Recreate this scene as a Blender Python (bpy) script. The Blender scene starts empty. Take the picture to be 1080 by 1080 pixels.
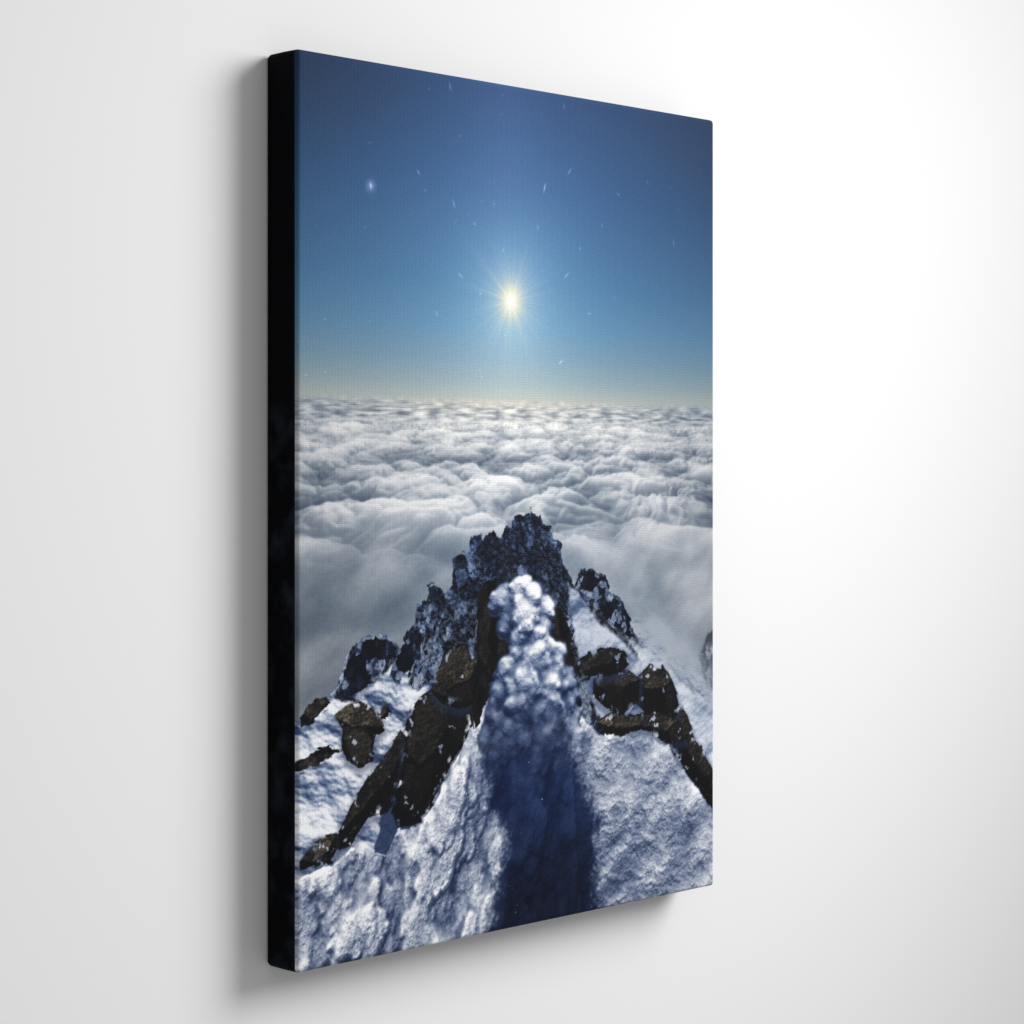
import bpy, math
import numpy as np
from mathutils import Vector

# ------------------------------------------------------------------ basic dimensions (metres)
W, H, D = 0.706, 1.006, 0.053
GAIN = 1.05
rng = np.random.RandomState(7)
TA = rng.rand(256, 256) * 2 * np.pi
TV = [rng.rand(256, 256) for _ in range(5)]

# ------------------------------------------------------------------ noise tools
def gnoise(x, y, seed=0, per=256):
    xi = np.floor(x).astype(np.int64); yi = np.floor(y).astype(np.int64)
    fx = x - xi; fy = y - yi
    u = fx*fx*fx*(fx*(fx*6-15)+10); v = fy*fy*fy*(fy*(fy*6-15)+10)
    sx = seed*37; sy = seed*91
    def g(a, b):
        ang = TA[((xi+a) % per + sx) & 255, ((yi+b) % per + sy) & 255]
        return np.cos(ang)*(fx-a) + np.sin(ang)*(fy-b)
    n0 = g(0, 0)*(1-u) + g(1, 0)*u
    n1 = g(0, 1)*(1-u) + g(1, 1)*u
    return (n0*(1-v) + n1*v)*1.5
def fbm(x, y, o=4, seed=0, gain=.5, per=None):
    s = 0; a = 1.; t = 0; f = 1
    for i in range(o):
        s = s + a*gnoise(x*f, y*f, seed+i*3, 256 if per is None else per*f)
        t += a; a *= gain; f *= 2
    return s/t
def vor(x, y, seed=0):
    xi = np.floor(x).astype(np.int64); yi = np.floor(y).astype(np.int64)
    F1 = np.full(x.shape, 9.); F2 = np.full(x.shape, 9.)
    r = [np.zeros(x.shape) for _ in range(3)]
    for a in (-1, 0, 1):
        for b in (-1, 0, 1):
            cx = (xi+a+seed*53) & 255; cy = (yi+b+seed*29) & 255
            dx = xi+a+.1+.8*TV[0][cx, cy]-x; dy = yi+b+.1+.8*TV[1][cx, cy]-y
            d = np.sqrt(dx*dx+dy*dy)
            m = d < F1
            F2 = np.where(m, F1, np.minimum(F2, d)); F1 = np.where(m, d, F1)
            for k in range(3): r[k] = np.where(m, TV[2+k][cx, cy], r[k])
    return F1, F2, r
def sstep(a, b, x):
    t = np.clip((x-a)/(b-a), 0, 1); return t*t*(3-2*t)
def ramp(t, stops):
    p = [s[0] for s in stops]
    return np.stack([np.interp(t, p, [s[1][k] for s in stops]) for k in range(3)], -1)
def mix(a, b, m): return a*(1-m[..., None]) + b*m[..., None]
def blur(a, n):
    for ax in (0, 1):
        for _ in range(2):
            p = np.concatenate([np.repeat(np.take(a, [0], ax), n+1, ax), a, np.repeat(np.take(a, [-1], ax), n, ax)], ax)
            c = np.cumsum(p, ax)
            L = a.shape[ax]
            a = (np.take(c, range(2*n+1, 2*n+1+L), ax) - np.take(c, range(0, L), ax))/(2*n+1)
    return a
def sd(poly, x, y):                       # signed distance, positive inside
    P = np.array(poly, float); d = np.full(x.shape, 1e9); ins = np.zeros(x.shape, bool)
    for i in range(len(P)):
        ax, ay = P[i]; bx, by = P[(i+1) % len(P)]
        ex, ey = bx-ax, by-ay; wx, wy = x-ax, y-ay
        t = np.clip((wx*ex+wy*ey)/(ex*ex+ey*ey+1e-9), 0, 1)
        d = np.minimum(d, (wx-ex*t)**2+(wy-ey*t)**2)
        c = ((ay <= y) & (by > y)) | ((by <= y) & (ay > y))
        if abs(ey) > 1e-9: ins ^= c & (x < ax + (y-ay)*ex/ey)
    d = np.sqrt(d); return np.where(ins, d, -d)
def A(px, py):                            # measured point -> position on the print in mm
    q = (px-540)/2311.
    s = (2.382*q+.2329)/(.7071*(1-q))
    return (s*1000, 1000*(1-(.5495-(py-489)/2311.*(2.382+.7071*s))))
def AP(l): return [A(*p) for p in l]
def lam(h, L):
    hy, hx = np.gradient(h)
    n = np.sqrt(1+hx*hx+hy*hy)
    return (-hx*L[0]-hy*L[1]+L[2])/n

# ------------------------------------------------------------------ the printed picture
NX, NY = 701, 1001
X, Y = np.meshgrid(np.linspace(0, 700, NX), np.linspace(0, 1000, NY))
SX, SY = A(538, 317)
YH = 374.5
# sky
col = ramp(Y, [(0, (46, 78, 124)), (120, (56, 98, 148)), (235, (76, 124, 168)), (290, (96, 142, 178)), (325, (120, 153, 177)), (352, (146, 168, 178)), (374, (178, 185, 182))])
side = np.clip(np.abs(X-SX)/350, 0, 1.2)**1.4
col = col*(1-.15*side*sstep(380, 0, Y)-.13*side)[..., None]
col = col*(1-.10*sstep(160, 0, Y)*sstep(300, 0, X))[..., None]
r = np.hypot((X-SX)*1.0, (Y-SY)*.78); ang = np.arctan2(Y-SY, X-SX)
beam = np.exp(-((X-SX+8)/60)**2)*sstep(260, 0, Y)
col += beam[..., None]*np.array([7, 4, 6.])
col += (np.exp(-r/80)*.60)[..., None]*np.array([112, 108, 92.])
rays = .5+.5*np.abs(gnoise(ang*6, ang*0+3.3, 4))*2.2+.15*np.cos(ang*11+.6)
rr_ = r/(.66+.36*np.clip(rays, 0, 1.5))
col = mix(col, np.broadcast_to(np.array([240, 236, 218.]), col.shape), np.exp(-(rr_/26)**1.25)*.68)
col = mix(col, np.broadcast_to(np.array([255, 228, 164.]), col.shape), np.exp(-(rr_/17)**1.9)*.66)
col = mix(col, np.broadcast_to(np.array([255, 254, 247.]), col.shape), np.exp(-(rr_/12.5)**2.1))
# glints of blown ice
gl = [(474, 92, 4, 1.3, .4), (593, 113, 3, 1.7, .3), (391, 196, 3, 1.4, .6), (441, 182, 3, 1.0, .4), (478, 215, 4, 1.2, .35), (573, 198, 5, -1.3, .55), (599, 181, 4, -1.0, .4),
      (500, 236, 2, .3, .3), (650, 205, 3, .4, .25), (655, 92, 3, .2, .2), (708, 256, 4, 1.4, .25), (590, 381, 3, -.6, .4), (610, 262, 2, 1.5, .25),
      (460, 330, 3, .9, .25), (485, 290, 4, .6, .3), (596, 290, 5, -.7, .3), (620, 330, 2, .2, .3), (566, 240, 3, 1.5, .25), (520, 215, 2, 1.2, .2)]
for i in range(60):
    gl.append((320+rng.rand()*425, 90+rng.rand()*310, .9+rng.rand()**2*2.2, rng.rand()*3.1, .05+rng.rand()**2*.2))
for (px, py, ln, an, br) in gl:
    cx, cy = A(px, py); dx, dy = X-cx, Y-cy
    a = dx*math.cos(an)+dy*math.sin(an); b = -dx*math.sin(an)+dy*math.cos(an)
    col += (np.exp(-(a/ln)**2-(b/1.0)**2)*br*150)[..., None]
cx, cy = A(391, 196); col += (np.exp(-((X-cx)**2+(Y-cy)**2)/34)*60)[..., None]*np.array([1.1, .9, 1.])

# sea of cloud: a height field traced row by row
N, PER = 1024, 12
gy, gx = np.meshgrid(np.arange(N)/N*PER, np.arange(N)/N*PER, indexing='ij')
wx = gx+.32*gnoise(gx, gy, 11, PER)+.09*gnoise(gx*4, gy*4, 13, PER*4); wy = gy+.32*gnoise(gx, gy, 12, PER)+.09*gnoise(gx*4, gy*4, 14, PER*4)
b1 = np.abs(gnoise(wx, wy, 1, PER)); b2 = np.abs(gnoise(wx*2, wy*2, 2, PER*2)); b3 = np.abs(gnoise(wx*4, wy*4, 3, PER*4)); b4 = np.abs(gnoise(wx*8, wy*8, 5, PER*8))
big = gnoise(gx/2, gy/2, 8, PER//2)
h = .26*np.sqrt(b1+.04)+.14*np.sqrt(b2+.05)*(.5+b1)+.065*b3+.032*b4+.15*big
h = h-h.min(); h = h/h.max()*.34
e = math.radians(20); stp = PER/N
occ = np.zeros_like(h)
for k in range(1, 60, 2): occ = np.maximum(occ, np.roll(h, -k, 0)-k*stp*math.tan(e)-h)
shd = 1-np.clip(occ/.06, 0, 1)*.65
hz = (np.roll(h, -1, 0)-np.roll(h, 1, 0))/(2*stp); hx = (np.roll(h, -1, 1)-np.roll(h, 1, 1))/(2*stp)
lit = (-hz*math.cos(e)*.8+hx*.1+.45)/np.sqrt(1+hx*hx+hz*hz)
av = np.clip(h/.34, 0, 1)
lum = np.clip(-.02+.62*np.clip(lit, 0, 1.3)*shd+.98*av-.05, 0, 1.2)
def samp(T, z, x):
    a = (z/PER*N) % N; b = (x/PER*N) % N
    i = np.floor(a).astype(int); j = np.floor(b).astype(int); f = a-i; g = b-j
    i1 = (i+1) % N; j1 = (j+1) % N; i %= N; j %= N
    return (T[i, j]*(1-g)+T[i, j1]*g)*(1-f)+(T[i1, j]*(1-g)+T[i1, j1]*g)*f
r0 = 376
Xc, Yc = X[r0:780], Y[r0:780]
acc = 0
CH = 1.3
for sub in (0, .33, .67):
    t = (Yc+sub-YH)/430./CH
    dirx = (Xc-350)/430./CH*.88
    hit = np.zeros(t.shape, bool); dd = 1/t
    for k in range(40):
        d = (1-.34*(1-k/39.))/t
        hh = samp(h, d, dirx*d*CH)
        nh = (~hit) & (1-d*t <= hh)
        dd = np.where(nh, d, dd); hit |= nh
    acc = acc+samp(lum, dd, dirx*dd*CH)/3
far = sstep(10, 26, dd)
fl = .60+.90*fbm(Xc/24+3, np.log(Yc-YH+4)*7, 4, 21)
L = acc*(1-far)+fl*far
L = L*.35+blur(L, 1)*.65
soft = blur(L, 8)
soft2 = blur(soft, 14)
L = L+(soft-L)*(.10+.84*sstep(495, 585, Yc))
L = L+(soft2-L)*.6*sstep(550, 650, Yc)
ux = Xc*.75-(Yc-600)*.55; uy = Yc*.75+Xc*.45
mist = .61+.42*fbm(ux/150, uy/70, 4, 31)+.06*fbm(ux/70, uy/22, 3, 33)
mm = sstep(490, 610, Yc+50*fbm(Xc/80, Yc/80, 2, 35))*.66
L = L*(1-mm)+mist*mm
L = L+.03*fbm(Xc/7, Yc/5, 3, 37)
L = .5+(L-.5)*1.14-.005
cc = ramp(L, [(0, (38, 52, 76)), (.25, (78, 93, 116)), (.5, (128, 141, 157)), (.75, (192, 199, 208)), (1, (238, 240, 243))])
glow = np.exp(-(((Xc-SX)/230)**2))*np.exp(-(Yc-YH)/60)
cc = cc*(1-.16*np.clip(np.abs(Xc-SX)/350, 0, 1)**1.3)[..., None]
cc = cc+glow[..., None]*np.array([50, 42, 28.])
cc *= (1-.12*sstep(520, 700, Yc)*sstep(300, 40, Xc))[..., None]
hz_ = np.exp(-(Yc-YH)/9.)
cc = mix(cc, ramp(np.abs(Xc-SX)/350, [(0, (228, 220, 200)), (1, (146, 159, 168))]), hz_*.75)
edge = sstep(371.5, 377.5, Y[r0-4:780]+1.2*gnoise(X[r0-4:780]/9, X[r0-4:780]*0+.5, 3))
cc = np.concatenate([np.repeat(cc[:1], 4, 0), cc], 0)
col[r0-4:780] = mix(col[r0-4:780], cc, edge)

# ---------------- mountain
m0 = 480
x, y = X[m0:], Y[m0:]; M = col[m0:]
M[300:] = (70, 84, 104)
n1 = fbm(x/22, y/22, 4, 41); n2 = fbm(x/22+40, y/22, 4, 45); n3 = fbm(x/6, y/6, 3, 49); n4 = fbm(x/5+9, y/5, 3, 52)
grain = gnoise(x/1.7, y/1.7, 77)*.6+gnoise(x/3.1, y/3.1, 79)*.5
xr, yr = x+3*n1+2.*n3, y+3*n2+2.*n4
xs_, ys_ = x+6*n1+1.5*n3, y+6*n2+1.5*n4
def rocklit(sx, sy, seed, L=(-.15, -.75, .5), crack=.6):
    f1, f2, q = vor((x+7*n1)/sx, (y+7*n2)/sy, seed)
    g1, g2, p = vor((x+3*n3)/(sx*.38), (y+3*n4)/(sy*.38), seed+3)
    nx = (q[0]-.5)*1.7+(p[0]-.5)*.9; ny = (q[1]-.5)*1.9+(p[1]-.5)*.9
    b = (-nx*L[0]-ny*L[1]+L[2])/np.sqrt(1+nx*nx+ny*ny)
    b = b+.3*n3
    b = b*(1-crack*sstep(.08, 0, f2-f1))*(1-.25*sstep(.1, 0, g2-g1))
    return b, ny
SNOW = [(0, (24, 36, 66)), (.2, (54, 72, 108)), (.45, (118, 134, 162)), (.7, (186, 194, 210)), (1, (243, 244, 247))]
ROCK = [(0, (6, 7, 10)), (.3, (21, 21, 23)), (.6, (52, 48, 43)), (1, (112, 102, 86))]
COLD = [(0, (6, 11, 22)), (.4, (20, 29, 48)), (.75, (44, 59, 86)), (1, (100, 118, 148))]
def put(mask, c):
    global M
    M = mix(M, c, np.clip(mask, 0, 1))

# far right ridge in haze
s = sd(AP([(655, 640), (668, 648), (684, 668), (700, 684), (720, 700), (736, 706), (760, 700), (760, 1000), (600, 1000), (600, 640)]), xs_, ys_)
hh = 12*fbm(x/50+y/60, y/40-x/50, 4, 60, .42)+1.5*n3
b = .50+.55*(lam(hh, (.2, -.8, .5))-.45)
put(sstep(-5, 8, s)*.9, ramp(b, SNOW)*.92)
s = sd(AP([(734, 692), (741, 670), (752, 660), (770, 655), (770, 735), (748, 722), (738, 712)]), x+6*n1+3*n3, y+6*n2+3*n4)
rb, rn = rocklit(16, 22, 2)
put(sstep(-2, 2, s)*.85, mix(ramp(rb, COLD), ramp(b, SNOW), sstep(.1, .3, n1)*.7)*.75+44)

# main back peak
peak = AP([(290, 790), (315, 758), (330, 745), (352, 728), (362, 706), (370, 684), (382, 670), (398, 667), (414, 672), (424, 682), (430, 664), (438, 656), (441, 634), (450, 630), (452, 616), (462, 613), (470, 622), (476, 616),
    (477, 600), (475, 588), (484, 580), (492, 582), (497, 566), (505, 562), (508, 571), (513, 558), (522, 556), (528, 565), (533, 556), (540, 556), (544, 542), (552, 538), (560, 538), (568, 545), (570, 552), (578, 553), (582, 566), (590, 572), (592, 590), (598, 598), (605, 614),
    (610, 602), (622, 597), (633, 602), (638, 620), (652, 630), (660, 645), (664, 662), (676, 678), (692, 694), (712, 720), (735, 752), (760, 790), (760, 1100), (290, 1100)])
f1, f2, q = vor(x/15, y/19, 9)
s = sd(peak, x+4*n1+2.5*n3+(q[0]-.5)*5, y+4*n2+2.5*n4+(q[1]-.5)*7)
rb, rn = rocklit(14, 21, 5, (.25, -.7, .45), .6)
rg = lam(3.5*fbm(x/8, y/9, 4, 68, .6), (.2, -.75, .5))
rb = rb*(.4+1.2*np.clip(rg, 0, 1.2))
low = sstep(560, 690, y+30*n1)
gull = fbm((x+.5*(y-600))/13, y/55, 4, 64)
snowm = sstep(.04, .16, .35*n1+.75*gull+.34*rn-.15+.24*low+.14*n4)
dust = sstep(.30, .5, rg+.4*n3-.05)*.35
hh = 14*fbm(x/30+y/50, y/60-x/60, 4, 66, .45)+1.8*n3
sn = .25+.55*(lam(hh, (.35, -.7, .5))-.45)+.26*low
f1, f2, q = vor((x+6*n1)/23, (y+6*n2)/40, 12)
tower = .78+.38*q[2]-.40*sstep(.09, 0, f2-f1)
c = mix(ramp(rb+.08*grain, COLD), ramp(sn, SNOW), np.clip(snowm*.78+dust*(1-snowm), 0, 1))*tower[..., None]
rim = sstep(5, 0, s)*sstep(-.1, .35, -n3+.2)
put(sstep(-.8, .8, s), c*(1+.35*rim[..., None]))

# snow fields either side, in sun
def snowfield(poly, base, amp, seed, sx=46, sy=46, sl=.4, w=2.5, rough=.8):
    s = sd(AP(poly), xs_, ys_)
    hh = 19*fbm(x/sx+y*sl/sx, y/sy, 4, seed, .42)+rough*n3+.5*rough*n4
    b = base+amp*(lam(hh, (.25, -.72, .5))-.45)+.03*grain
    put(sstep(-w, w, s), ramp(b, SNOW)); return s
snowfield([(598, 612), (608, 622), (628, 650), (648, 668), (664, 684), (690, 706), (706, 740), (730, 790), (740, 820), (640, 780), (610, 700), (600, 640)], .58, .55, 70, 60, 60, .6, 3, .6)
snowfield([(660, 672), (684, 684), (712, 712), (740, 736), (765, 745), (765, 850), (745, 815), (722, 770), (700, 735)], .72, .55, 71, 60, 60, .6, 3, .6)
snowfield([(300, 770), (330, 745), (352, 735), (378, 738), (398, 715), (412, 700), (424, 690), (438, 692), (430, 715), (440, 728), (470, 700), (500, 690), (508, 760), (480, 900), (300, 960)], .70, .8, 72, 60, 42, -.5)
# mist lying against the right hand slope
cx, cy = A(702, 678)
u_ = (x-cx)*.80+(y-cy)*.60; v_ = -(x-cx)*.60+(y-cy)*.80
mk = np.exp(-(u_/115)**2-(v_/32)**2)*(.85+1.1*fbm(x/40, y/26, 4, 61))
put(np.clip(mk, 0, .92), np.broadcast_to(np.array([160, 169, 181.]), M.shape))
def rocks(poly, seed, sx=20, sy=24, rp=ROCK, gain=1., L=(-.2, -.75, .45), ofs=0, blk=5):
    f1, f2, q = vor(x/(sx*.9), y/(sy*.9), seed+20)
    s = sd(AP(poly), xr+(q[0]-.5)*blk, yr+(q[1]-.5)*blk)
    rb, rn = rocklit(sx, sy, seed, L)
    cp = ramp(rb*gain+ofs+.10*grain, rp)
    if rp is COLD:
        cp = mix(cp, ramp(.26+.3*n3+.3*rn, SNOW), sstep(.06, .2, .5*rn+.3*n1+.12*n4-.07)*.75)
    put(sstep(-.8, .8, s), cp); return s
def boulder(poly, facets, seed, base=.12, gain=1.):       # an outline and its faces, each face with its own tone
    P = AP(poly)
    f1, f2, q = vor(x/20, y/24, seed+40)
    ex_, ey_ = (q[0]-.5)*5, (q[1]-.5)*5
    s = sd(P, x+1.8*n1+1.2*n3+ex_, y+1.8*n2+1.2*n4+ey_)
    put(sstep(-9, 2, sd(P, xr, yr-5))*.5*(s < 0), np.broadcast_to(np.array([40, 54, 88.]), M.shape))
    rb, rn = rocklit(28, 36, seed, (-.2, -.75, .45), .5)
    hgt = 1.9*fbm(x/7, y/6, 3, seed+60, .6)
    lg = lam(hgt, (-.3, -.75, .5))
    tone = np.full(x.shape, base)
    for fp, v in facets:
        fs = sd(AP(fp), x+2.5*n1+1.5*n3+ex_*.7, y+2.5*n2+1.5*n4+ey_*.7)
        tone = tone+(v-tone)*sstep(-1.3, 1.3, fs)+.10*np.exp(-(fs/1.4)**2)*max(0, v-.2)
    b = tone*(.62+.62*np.clip(rb, 0, 1))*(.55+.95*np.clip(lg, 0, 1.2))+.04*n3+(.03+.30*tone)*grain
    b = b+.14*sstep(3, .2, s)*sstep(.1, -.3, n1+.5*n3)
    cp = ramp(b*gain, ROCK)
    snowbits = sstep(.38, .46, n2+.3*n4+.12*(tone-.3))*sstep(0, 6, s)
    bury = sstep(.03, .22, n1+.25*n3-.14)*sstep(12, 1, s)
    put(sstep(-.8, .8, s)*(1-bury), mix(cp, ramp(.45+.4*n3+tone*.4, SNOW), snowbits*.85))
rocks([(606, 616), (614, 602), (626, 599), (636, 606), (641, 622), (654, 634), (662, 650), (668, 672), (654, 664), (640, 652), (624, 634)], 11, 12, 14, COLD, .9)
rocks([(352, 735), (362, 708), (370, 685), (382, 671), (398, 668), (412, 674), (420, 684), (404, 700), (392, 716), (372, 730)], 12, 14, 17, COLD, .9)
rocks([(418, 690), (428, 672), (440, 660), (448, 668), (440, 690), (432, 706), (420, 720), (412, 712)], 32, 12, 17, COLD, .8)
rocks([(315, 752), (328, 738), (344, 732), (350, 740), (338, 752), (318, 768)], 13, 14, 14, gain=.8)
rocks([(315, 800), (335, 788), (360, 784), (358, 792), (330, 806), (315, 812)], 14, 16, 9, gain=.8)
rocks([(398, 752), (404, 742), (412, 744), (410, 754)], 31, 10, 9, gain=.9)
boulder([(354, 752), (364, 742), (378, 736), (396, 744), (406, 766), (398, 772), (393, 800), (379, 806), (366, 798), (361, 782), (363, 766)],
        [([(354, 752), (364, 742), (378, 736), (396, 744), (405, 764), (386, 760), (370, 762)], .72), ([(364, 764), (386, 762), (394, 780), (384, 802), (370, 796), (364, 782)], .44)], 15)
s = sd(AP([(404, 850), (418, 826), (440, 850), (446, 862), (428, 872), (410, 898), (394, 896)]), xs_, ys_)
put(sstep(-1.5, 1.5, s)*.93, ramp(.10+.12*n3, SNOW))
boulder([(318, 916), (317, 904), (334, 880), (354, 875), (363, 882), (350, 905)], [([(318, 902), (334, 880), (354, 875), (348, 892), (332, 904)], .60)], 17)
boulder([(406, 790), (422, 766), (431, 776), (427, 804), (421, 834), (408, 852), (388, 860), (370, 888), (356, 892), (357, 870), (370, 845), (390, 813)],
        [([(406, 790), (422, 766), (426, 784), (414, 812), (392, 838), (368, 864), (360, 866), (374, 842), (392, 812)], .46)], 18)
boulder([(427, 764), (434, 742), (453, 724), (472, 733), (498, 737), (498, 764), (481, 792), (464, 830), (446, 864), (419, 871), (412, 852), (422, 820), (426, 790)],
        [([(429, 764), (436, 744), (453, 726), (471, 735), (474, 758), (456, 792), (440, 802), (428, 786)], .41),
         ([(476, 740), (496, 739), (497, 762), (480, 788), (472, 776)], .20),
         ([(428, 800), (442, 806), (456, 798), (452, 826), (436, 852), (422, 848)], .27)], 16, .10)
boulder([(453, 725), (460, 702), (472, 682), (489, 677), (505, 692), (509, 708), (500, 740), (484, 745), (465, 738)],
        [([(455, 723), (462, 702), (473, 684), (489, 679), (503, 694), (494, 712), (476, 722), (466, 730)], .60),
         ([(496, 714), (478, 724), (470, 734), (484, 742), (498, 736)], .30)], 24)
boulder([(704, 742), (716, 741), (731, 776), (743, 796), (756, 822), (756, 858), (738, 836), (716, 804), (702, 776)],
        [([(706, 744), (717, 744), (732, 778), (745, 802), (754, 826), (736, 812), (720, 782)], .42)], 19)
boulder([(668, 716), (682, 699), (696, 701), (706, 716), (716, 744), (706, 762), (684, 756), (670, 740)],
        [([(669, 716), (682, 700), (696, 702), (705, 716), (696, 724), (680, 722)], .56), ([(698, 726), (706, 718), (714, 744), (704, 758)], .30)], 25)
boulder([(622, 716), (640, 706), (660, 704), (674, 714), (672, 738), (656, 752), (636, 744), (624, 732)],
        [([(623, 716), (640, 707), (660, 705), (672, 714), (656, 722), (636, 722)], .50), ([(636, 724), (655, 724), (654, 748), (638, 742)], .28)], 35)
boulder([(603, 697), (612, 689), (640, 680), (657, 684), (663, 698), (654, 708), (630, 712), (614, 714)],
        [([(605, 697), (614, 690), (640, 682), (655, 686), (640, 697), (616, 704)], .46)], 26)
boulder([(626, 768), (629, 755), (644, 748), (668, 752), (690, 747), (712, 756), (722, 778), (703, 783), (680, 768), (662, 771), (642, 776)],
        [([(628, 758), (645, 749), (668, 754), (690, 749), (712, 758), (700, 767), (676, 762), (646, 766)], .68), ([(702, 768), (713, 760), (720, 778), (706, 780)], .36)], 27)

# ---- rime: piled rounded lumps, large to small
def pile(Hm, cx, cy, rx, ry, an, z, hz):
    R_ = max(rx, ry)+1
    x0 = max(0, int(cx-R_)); x1 = min(NX, int(cx+R_)+2); y0 = max(0, int(cy-m0-R_)); y1 = min(x.shape[0], int(cy-m0+R_)+2)
    if x1 <= x0 or y1 <= y0: return
    xx = x[y0:y1, x0:x1]-cx; yy = y[y0:y1, x0:x1]-cy
    ca, sa = math.cos(an), math.sin(an)
    u = xx*ca+yy*sa; v = -xx*sa+yy*ca
    e_ = 1-(u/rx)**2-(v/ry)**2
    np.maximum(Hm[y0:y1, x0:x1], np.where(e_ > 0, z+hz*np.sqrt(np.clip(e_, 0, 1)), -1e3), out=Hm[y0:y1, x0:x1])
def level(Hm, n, r0_, r1_, test, flat=.9, sink=.4, elong=None, box=(0, 700, 480, 1000), angf=None, jit=.6):
    P = Hm.copy(); c = 0; k = 0
    while c < n and k < n*12:
        k += 1
        px = box[0]+rng.rand()*(box[1]-box[0]); py = box[2]+rng.rand()*(box[3]-box[2])
        i = min(max(int(py-m0), 0), P.shape[0]-1); j = min(int(px), NX-1)
        if P[i, j] < -500 or not test(i, j): continue
        rr = r0_+(r1_-r0_)*rng.rand()**1.6
        el = 1+.25*rng.rand() if elong is None else elong[0]+(elong[1]-elong[0])*rng.rand()
        an = rng.rand()*3.1 if angf is None else angf(px, py)+(rng.rand()-.5)*jit
        pile(Hm, px, py, rr, rr*el, an, P[i, j]-sink*rr*flat, rr*flat); c += 1
def shade(Hm, msk, L, wide=7, amb=.16, gain=.80, rough=1., sm=1, keep=.25, aoc=1.4):
    lo = np.percentile(Hm[msk], 5) if msk.any() else 0
    F = np.where(Hm < -500, lo-6, Hm)
    F = blur(F, sm)*(1-keep)+F*keep
    F = F+rough*(1.3*n3+.9*n4+.5*gnoise(x/2.2, y/2.2, 97))
    ao = np.clip(.66+(F-blur(F, wide))/(wide*aoc), 0, 1.15)
    ao2 = np.clip(.74+(F-blur(F, wide*3))/(wide*4.), .2, 1.1)
    l = (lam(F, L)+.22)/1.22
    return (amb+gain*np.clip(l, 0, 1.2))*(.38+.62*ao)*(.40+.60*ao2)
RIME = [(0, (18, 26, 48)), (.15, (50, 62, 92)), (.35, (106, 118, 146)), (.55, (160, 168, 186)), (.78, (214, 218, 226)), (1, (252, 252, 252))]
# right apron: crusted, sparkling
sR = sd(AP([(596, 740), (612, 752), (630, 772), (672, 774), (702, 782), (716, 806), (736, 836), (752, 856), (780, 900), (780, 1100), (480, 1100), (540, 760)]), xs_, ys_)
F = np.where(sR > 0, 15*np.sqrt(np.clip(sR, 0, 26)/26)+26*fbm(x/100+y/160+2.3, y/120, 3, 131, .4), -1e3)
inR = sR > 0
w1 = x+12*n1; w2 = y+12*n2
F = np.where(inR, F+5.5*fbm(w1/24, w2/17, 4, 105, .58)+1.0*fbm(x/7, y/5, 3, 107, .6), F)
b = shade(F, inR, (.10, -.74, .46), 8, .27, .84, .75, 1, .3)
b = b*(.92+.28*fbm(x/60, y/60, 3, 103))+.08*grain
b = b+.60*np.clip(grain-.32, 0, 1)*3*np.clip(b-.25, 0, 1)
put(sstep(-1, 1, sR), ramp(b, RIME))
# left apron: soft tufts of rime
sL = sd(AP([(300, 925), (330, 915), (350, 908), (372, 890), (392, 896), (408, 898), (420, 872), (446, 864), (464, 830), (482, 792), (497, 765), (505, 740), (520, 730), (600, 745), (620, 1100), (300, 1100)]), xs_, ys_)
F = np.where(sL > 0, 14*np.sqrt(np.clip(sL, 0, 26)/26)+54*fbm(x/85, y/110, 3, 111), -1e3)
inL = sL > 0
fa = lambda px, py: -math.atan2(330-px, 900)*-1.3+.05
bx = (0, 430, 700, 1000)
level(F, 170, 8, 16, lambda i, j: sL[i, j] > 3, .60, .5, (1.3, 2.4), bx, fa, .7)
level(F, 520, 3.4, 6.5, lambda i, j: True, .45, .4, (1.1, 2.6), bx, fa, .8)
F = np.where(inL, blur(np.where(inL, F, 0), 1), F)
fan = np.arctan2(x-330, 1400-y)
F = np.where(inL, F+2.6*fbm(fan*120+.6*n1, y/26, 4, 117, .6)+1.6*fbm(x/6, y/7, 3, 119, .6), F)
b = shade(F, inL, (-.24, -.70, .46), 8, .26, .92, .8, 1, .35)
b = b+.06*fbm(fan*150, y/40, 3, 115)
b = b*(.98+.40*fbm(x/50, y/50, 3, 113))+.07*grain
b = b+.4*np.clip(grain-.34, 0, 1)*3*np.clip(b-.3, 0, 1)
put(sstep(-1, 1, sL), ramp(b, RIME))
# dark cliff faces beside the ice pillar
rocks([(504, 622), (511, 611), (530, 612), (540, 660), (532, 700), (512, 740), (500, 768), (496, 750), (502, 700)], 22, 16, 34, ROCK, .5)
rocks([(578, 640), (590, 640), (600, 662), (605, 700), (611, 748), (600, 756), (588, 720), (580, 680)], 23, 14, 30, ROCK, .45)
# ice pillar: irregular rounded knobs first, then smaller ones growing on them
F = np.full(x.shape, -1e3)
for (px, py, rr) in [(521, 637, 12), (530, 626, 16), (546, 621, 18), (561, 627, 18), (574, 637, 14), (533, 648, 12), (553, 649, 25), (571, 658, 16), (549, 669, 20), (567, 675, 22), (545, 687, 17), (563, 697, 28), (583, 695, 19),
                     (536, 706, 21), (554, 718, 30), (577, 722, 29), (594, 712, 15), (527, 728, 19), (549, 744, 32), (574, 750, 32), (597, 740, 18), (522, 752, 20), (540, 772, 30), (568, 782, 34), (598, 768, 24),
                     (516, 776, 20), (532, 800, 28), (562, 814, 32), (594, 802, 26), (612, 788, 16)]:
    cx, cy = A(px, py)
    cz = 10-((px-558)/42.)**2*20
    pile(F, cx, cy, rr*(.95+.2*rng.rand()), rr*(.9+.2*rng.rand()), rng.rand()*3, (py-600)*.16+cz, rr*1.1)
bx = (230, 500, 550, 880)
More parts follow.
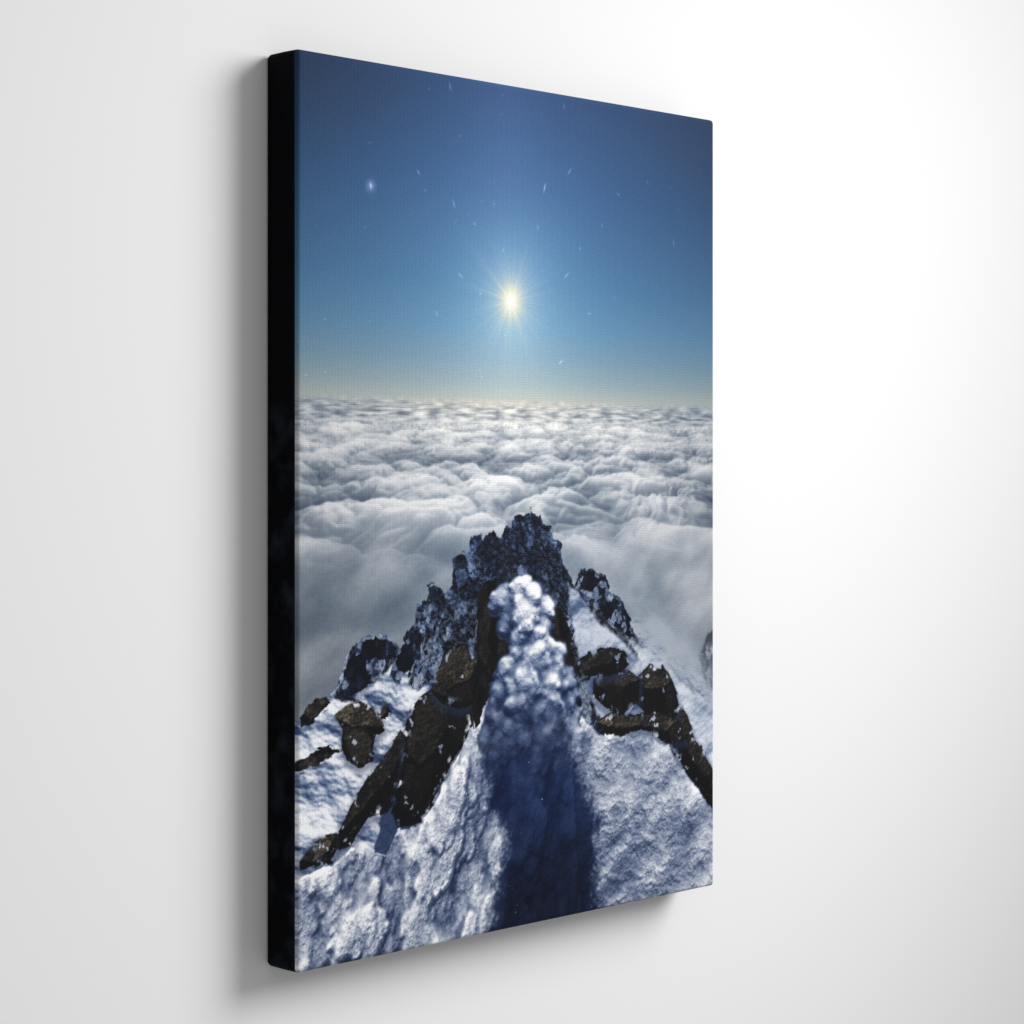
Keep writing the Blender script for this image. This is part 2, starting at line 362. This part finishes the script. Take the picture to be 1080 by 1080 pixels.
level(F, 80, 8, 14, lambda i, j: True, .85, .5, (1, 1.5), bx)
F = np.where(F > -500, blur(np.maximum(F, -10), 1), F)
level(F, 260, 3.4, 6.5, lambda i, j: True, .58, .45, (1, 1.5), bx)
level(F, 260, 1.8, 3.0, lambda i, j: True, .5, .4, box=bx)
msk = F > -500
b = shade(F, msk, (.12, -.84, .34), 9, .12, 1.12, .45, 2, .25, 1.05)
b = b*(1.14-.42*sstep(600, 760, y))*(1-.25*sstep(340, 300, x+8*n1)) + .035*grain
cov = blur(msk.astype(float), 1)
fade = 1-sstep(735, 840, y+30*n1)
put(cov*fade, ramp(b, [(0, (16, 26, 50)), (.15, (42, 58, 92)), (.35, (92, 108, 142)), (.55, (148, 160, 184)), (.78, (216, 220, 229)), (1, (253, 253, 253))]))
# the long blue shadow lying on the snow
s = sd(AP([(516, 735), (560, 728), (598, 740), (606, 790), (616, 826), (632, 856), (629, 900), (625, 960), (622, 1100), (505, 1100), (512, 985), (520, 930), (532, 880), (514, 845), (504, 800), (512, 765)]), x+16*n1+9*n3, y+16*n2+9*n4)
k = sstep(-10, 16, s)*(.92*sstep(680, 840, y+40*n1))+.08*sstep(-30, 40, s)*sstep(720, 800, y)
k = np.clip(k, 0, 1)
M = M*(1-k[..., None]*(1-np.array([.12, .16, .25])))+k[..., None]*np.array([5, 13, 31.])
M = M*(1-.42*(sstep(830, 990, y)*sstep(-10, 30, s))[..., None])
col[m0:] = M
for i in range(50):
    cx, cy = rng.rand()*700, 700+rng.rand()*300
    ix, iy = int(cx), int(cy)
    col[iy:iy+1+rng.randint(2), ix:ix+1+rng.randint(2)] += 40+60*rng.rand()
col *= (1+.035*(rng.rand(NY, NX)-.5)+.03*gnoise(X/2.3, Y/2.3, 91))[..., None]
srgb = np.clip(col/255., 0, 1)
lin = np.where(srgb <= .04045, srgb/12.92, ((srgb+.055)/1.055)**2.4)
lin = np.clip(lin/GAIN, 0, 1)

# ------------------------------------------------------------------ materials
def mat(name):
    m = bpy.data.materials.new(name); m.use_nodes = True
    nt = m.node_tree; return m, nt, nt.nodes['Principled BSDF']
def bump(nt, bs, scale, strength, dist, stretch=(1, 1, 1)):
    tc = nt.nodes.new('ShaderNodeTexCoord'); mp = nt.nodes.new('ShaderNodeMapping'); mp.inputs['Scale'].default_value = stretch
    no = nt.nodes.new('ShaderNodeTexNoise'); no.inputs['Scale'].default_value = scale; no.inputs['Detail'].default_value = 3
    bp = nt.nodes.new('ShaderNodeBump'); bp.inputs['Strength'].default_value = strength; bp.inputs['Distance'].default_value = dist
    nt.links.new(tc.outputs['Object'], mp.inputs[0]); nt.links.new(mp.outputs[0], no.inputs['Vector'])
    nt.links.new(no.outputs[0], bp.inputs['Height']); nt.links.new(bp.outputs[0], bs.inputs['Normal'])
    return tc
m_print, nt, bs = mat('printed_canvas_cloth')
at = nt.nodes.new('ShaderNodeAttribute'); at.attribute_name = 'print'
nt.links.new(at.outputs['Color'], bs.inputs['Base Color'])
bs.inputs['Roughness'].default_value = .62; bs.inputs['Specular IOR Level'].default_value = .08
tc = nt.nodes.new('ShaderNodeTexCoord')
hs = []
for ax in ('X', 'Z'):
    wv = nt.nodes.new('ShaderNodeTexWave'); wv.bands_direction = ax; wv.inputs['Scale'].default_value = 150; wv.inputs['Distortion'].default_value = 1.2
    wv.inputs['Detail'].default_value = 2
    nt.links.new(tc.outputs['Object'], wv.inputs['Vector']); hs.append(wv)
ad = nt.nodes.new('ShaderNodeMath'); ad.operation = 'ADD'
nt.links.new(hs[0].outputs['Fac'], ad.inputs[0]); nt.links.new(hs[1].outputs['Fac'], ad.inputs[1])
bp = nt.nodes.new('ShaderNodeBump'); bp.inputs['Strength'].default_value = .25; bp.inputs['Distance'].default_value = .0006
nt.links.new(ad.outputs[0], bp.inputs['Height']); nt.links.new(bp.outputs[0], bs.inputs['Normal'])

m_edge, nt, bs = mat('black_canvas_edge')
tc = bump(nt, bs, 500, .2, .0005)
sp = nt.nodes.new('ShaderNodeSeparateXYZ'); nt.links.new(tc.outputs['Object'], sp.inputs[0])
no = nt.nodes.new('ShaderNodeTexNoise'); no.inputs['Scale'].default_value = 26; no.inputs['Detail'].default_value = 7
nt.links.new(tc.outputs['Object'], no.inputs['Vector'])
rz = nt.nodes.new('ShaderNodeMapRange'); rz.inputs['From Min'].default_value = .63; rz.inputs['From Max'].default_value = .60
nt.links.new(sp.outputs['Z'], rz.inputs['Value'])
rn = nt.nodes.new('ShaderNodeMapRange'); rn.inputs['From Min'].default_value = .48; rn.inputs['From Max'].default_value = .72
nt.links.new(no.outputs[0], rn.inputs['Value'])
mu = nt.nodes.new('ShaderNodeMath'); mu.operation = 'MULTIPLY'; nt.links.new(rz.outputs[0], mu.inputs[0]); nt.links.new(rn.outputs[0], mu.inputs[1])
# navy ink carried just round the front edge
ry = nt.nodes.new('ShaderNodeMapRange'); ry.inputs['From Min'].default_value = -.046; ry.inputs['From Max'].default_value = -.051
nt.links.new(sp.outputs['Y'], ry.inputs['Value'])
mx = nt.nodes.new('ShaderNodeMix'); mx.data_type = 'RGBA'
mx.inputs['A'].default_value = (.0010, .0013, .0022, 1); mx.inputs['B'].default_value = (.012, .016, .022, 1)
nt.links.new(mu.outputs[0], mx.inputs['Factor'])
m2 = nt.nodes.new('ShaderNodeMix'); m2.data_type = 'RGBA'; m2.inputs['B'].default_value = (.010, .022, .050, 1)
nt.links.new(ry.outputs[0], m2.inputs['Factor']); nt.links.new(mx.outputs['Result'], m2.inputs['A'])
nt.links.new(m2.outputs['Result'], bs.inputs['Base Color'])
bs.inputs['Roughness'].default_value = .8; bs.inputs['Specular IOR Level'].default_value = .05

m_wood, nt, bs = mat('pine_wood'); bs.inputs['Base Color'].default_value = (.55, .40, .24, 1); bump(nt, bs, 30, .3, .001, (1, 1, 8))
m_wall, nt, bs = mat('white_painted_wall'); bs.inputs['Base Color'].default_value = (.86, .86, .862, 1)
bs.inputs['Roughness'].default_value = .85; bs.inputs['Specular IOR Level'].default_value = .1
bump(nt, bs, 90, .03, .001)

def link_mesh(name, verts, faces, m, parent=None, smooth=False):
    me = bpy.data.meshes.new(name); me.from_pydata(verts, [], faces); me.update()
    me.materials.append(m)
    if smooth: me.polygons.foreach_set('use_smooth', [True]*len(me.polygons))
    o = bpy.data.objects.new(name, me); bpy.context.scene.collection.objects.link(o)
    if parent: o.parent = parent
    return o

# ------------------------------------------------------------------ the canvas print
root = bpy.data.objects.new('canvas_print', None); bpy.context.scene.collection.objects.link(root)
root['label'] = 'tall stretched canvas print of a snowy rocky summit above clouds, hung on the white wall'
root['category'] = 'canvas print'
root.location = (-.001, -.002, -.005)
R = .005
gx_, gz_ = X/700.*W, (1-Y/1000.)*H
cxn = np.clip(gx_, R, W-R); czn = np.clip(gz_, R, H-R)
dx, dz = gx_-cxn, gz_-czn
mxd = np.maximum(np.abs(dx), np.abs(dz)); hyp = np.hypot(dx, dz)+1e-12
k = np.where(hyp > 1e-9, mxd/hyp, 1)
vx = cxn+dx*k; vz = czn+dz*k
vy = -D+(R-np.sqrt(np.clip(R*R-mxd*mxd, 0, None)))*.8
vy = vy+.0008*np.sin(np.pi*gx_/W)*np.sin(np.pi*gz_/H)
co = np.stack([vx, vy, vz], -1).reshape(-1, 3).astype(np.float32)
idx = np.arange(NX*NY).reshape(NY, NX)
q = np.stack([idx[1:, :-1], idx[1:, 1:], idx[:-1, 1:], idx[:-1, :-1]], -1).reshape(-1, 4).astype(np.int32)
me = bpy.data.meshes.new('printed_front')
me.vertices.add(len(co)); me.vertices.foreach_set('co', co.ravel())
me.loops.add(q.size); me.loops.foreach_set('vertex_index', q.ravel())
me.polygons.add(len(q)); me.polygons.foreach_set('loop_start', np.arange(0, q.size, 4, dtype=np.int32))
try: me.polygons.foreach_set('loop_total', np.full(len(q), 4, dtype=np.int32))
except Exception: pass
me.polygons.foreach_set('use_smooth', np.ones(len(q), dtype=bool))
me.update(calc_edges=True)
ca = me.color_attributes.new('print', 'FLOAT_COLOR', 'POINT')
rgba = np.ones((NX*NY, 4), np.float32); rgba[:, :3] = lin.reshape(-1, 3)
ca.data.foreach_set('color', rgba.ravel())
me.materials.append(m_print)
fo = bpy.data.objects.new('printed_front', me); bpy.context.scene.collection.objects.link(fo); fo.parent = root
out = []
for (cx, cz, a0) in ((W-R, H-R, 0), (R, H-R, 90), (R, R, 180), (W-R, R, 270)):
    for i in range(7):
        a = math.radians(a0+i*15); out.append((cx+R*math.cos(a), cz+R*math.sin(a), math.cos(a), math.sin(a)))
n = len(out); vs = []; fs = []
ring = [(-D+R*.8, 0), (-D+R*1.5, .0002), (-D*.5, .0005), (-.004, .0002), (0, -.0015), (0, -.02)]
for (yy, of) in ring:
    for (a, b_, c_, d_) in out: vs.append((a+c_*of, yy, b_+d_*of))
for j in range(len(ring)-1):
    for i in range(n):
        fs.append((j*n+i, j*n+(i+1) % n, (j+1)*n+(i+1) % n, (j+1)*n+i))
link_mesh('wrapped_edge', vs, fs, m_edge, root, True)
def bar(p0, p1, q0, q1, y0=-D+.012, y1=-.004):
    v = [(p[0], yy, p[1]) for yy in (y0, y1) for p in (p0, p1, q1, q0)]
    f = [(0, 1, 2, 3), (7, 6, 5, 4), (0, 4, 5, 1), (1, 5, 6, 2), (2, 6, 7, 3), (3, 7, 4, 0)]
    return link_mesh('stretcher_bar', v, f, m_wood, root)
g = .003; bw = .045; e_ = .0004
bar((g, g), (W-g, g), (g+bw, g+bw-e_), (W-g-bw, g+bw-e_))
bar((g, H-g), (W-g, H-g), (g+bw, H-g-bw+e_), (W-g-bw, H-g-bw+e_))
bar((g-e_, g+.001), (g-e_, H-g-.001), (g+bw-e_, g+bw+.001), (g+bw-e_, H-g-bw-.001))
bar((W-g, g+.001), (W-g, H-g-.001), (W-g-bw, g+bw+.001), (W-g-bw, H-g-bw-.001))

# ------------------------------------------------------------------ wall
wl = link_mesh('wall', [(-5, 0, -4), (7, 0, -4), (7, 0, 5), (-5, 0, 5), (-5, .12, -4), (7, .12, -4), (7, .12, 5), (-5, .12, 5)],
               [(0, 1, 2, 3), (5, 4, 7, 6), (0, 4, 5, 1), (2, 6, 7, 3), (1, 5, 6, 2), (4, 0, 3, 7)], m_wall)
wl['kind'] = 'structure'; wl['label'] = 'plain white wall behind the canvas'

# ------------------------------------------------------------------ light
def aim(o, tgt): o.rotation_euler = (Vector(tgt)-o.location).to_track_quat('-Z', 'Y').to_euler()
def spot(name, loc, tgt, size, blend, radius, power):
    l = bpy.data.lights.new(name, 'SPOT'); l.spot_size = math.radians(size); l.spot_blend = blend; l.shadow_soft_size = radius; l.energy = power
    o = bpy.data.objects.new(name, l); bpy.context.scene.collection.objects.link(o); o.location = loc; aim(o, tgt); return o
spot('key_lamp', (2.5, -2.15, 1.95), (.05, 0, .28), 74, 1, 1.15, 610)
w = bpy.data.worlds.new('World'); bpy.context.scene.world = w; w.use_nodes = True
w.node_tree.nodes['Background'].inputs[0].default_value = (1, 1, 1, 1)
w.node_tree.nodes['Background'].inputs[1].default_value = .36

# ------------------------------------------------------------------ camera
cd = bpy.data.cameras.new('camera'); cam = bpy.data.objects.new('camera', cd); bpy.context.scene.collection.objects.link(cam)
cd.sensor_width = 36; cd.lens = 36*2311/1080.; cd.shift_y = -51/1080.; cd.clip_end = 100
cam.location = (-1.520, -.055-1.849, .5495)
cam.rotation_euler = (math.radians(90), 0, math.radians(-45))
bpy.context.scene.camera = cam
bpy.context.scene.view_settings.view_transform = 'Standard'
bpy.context.scene.view_settings.look = 'None'
bpy.context.scene.view_settings.exposure = 0
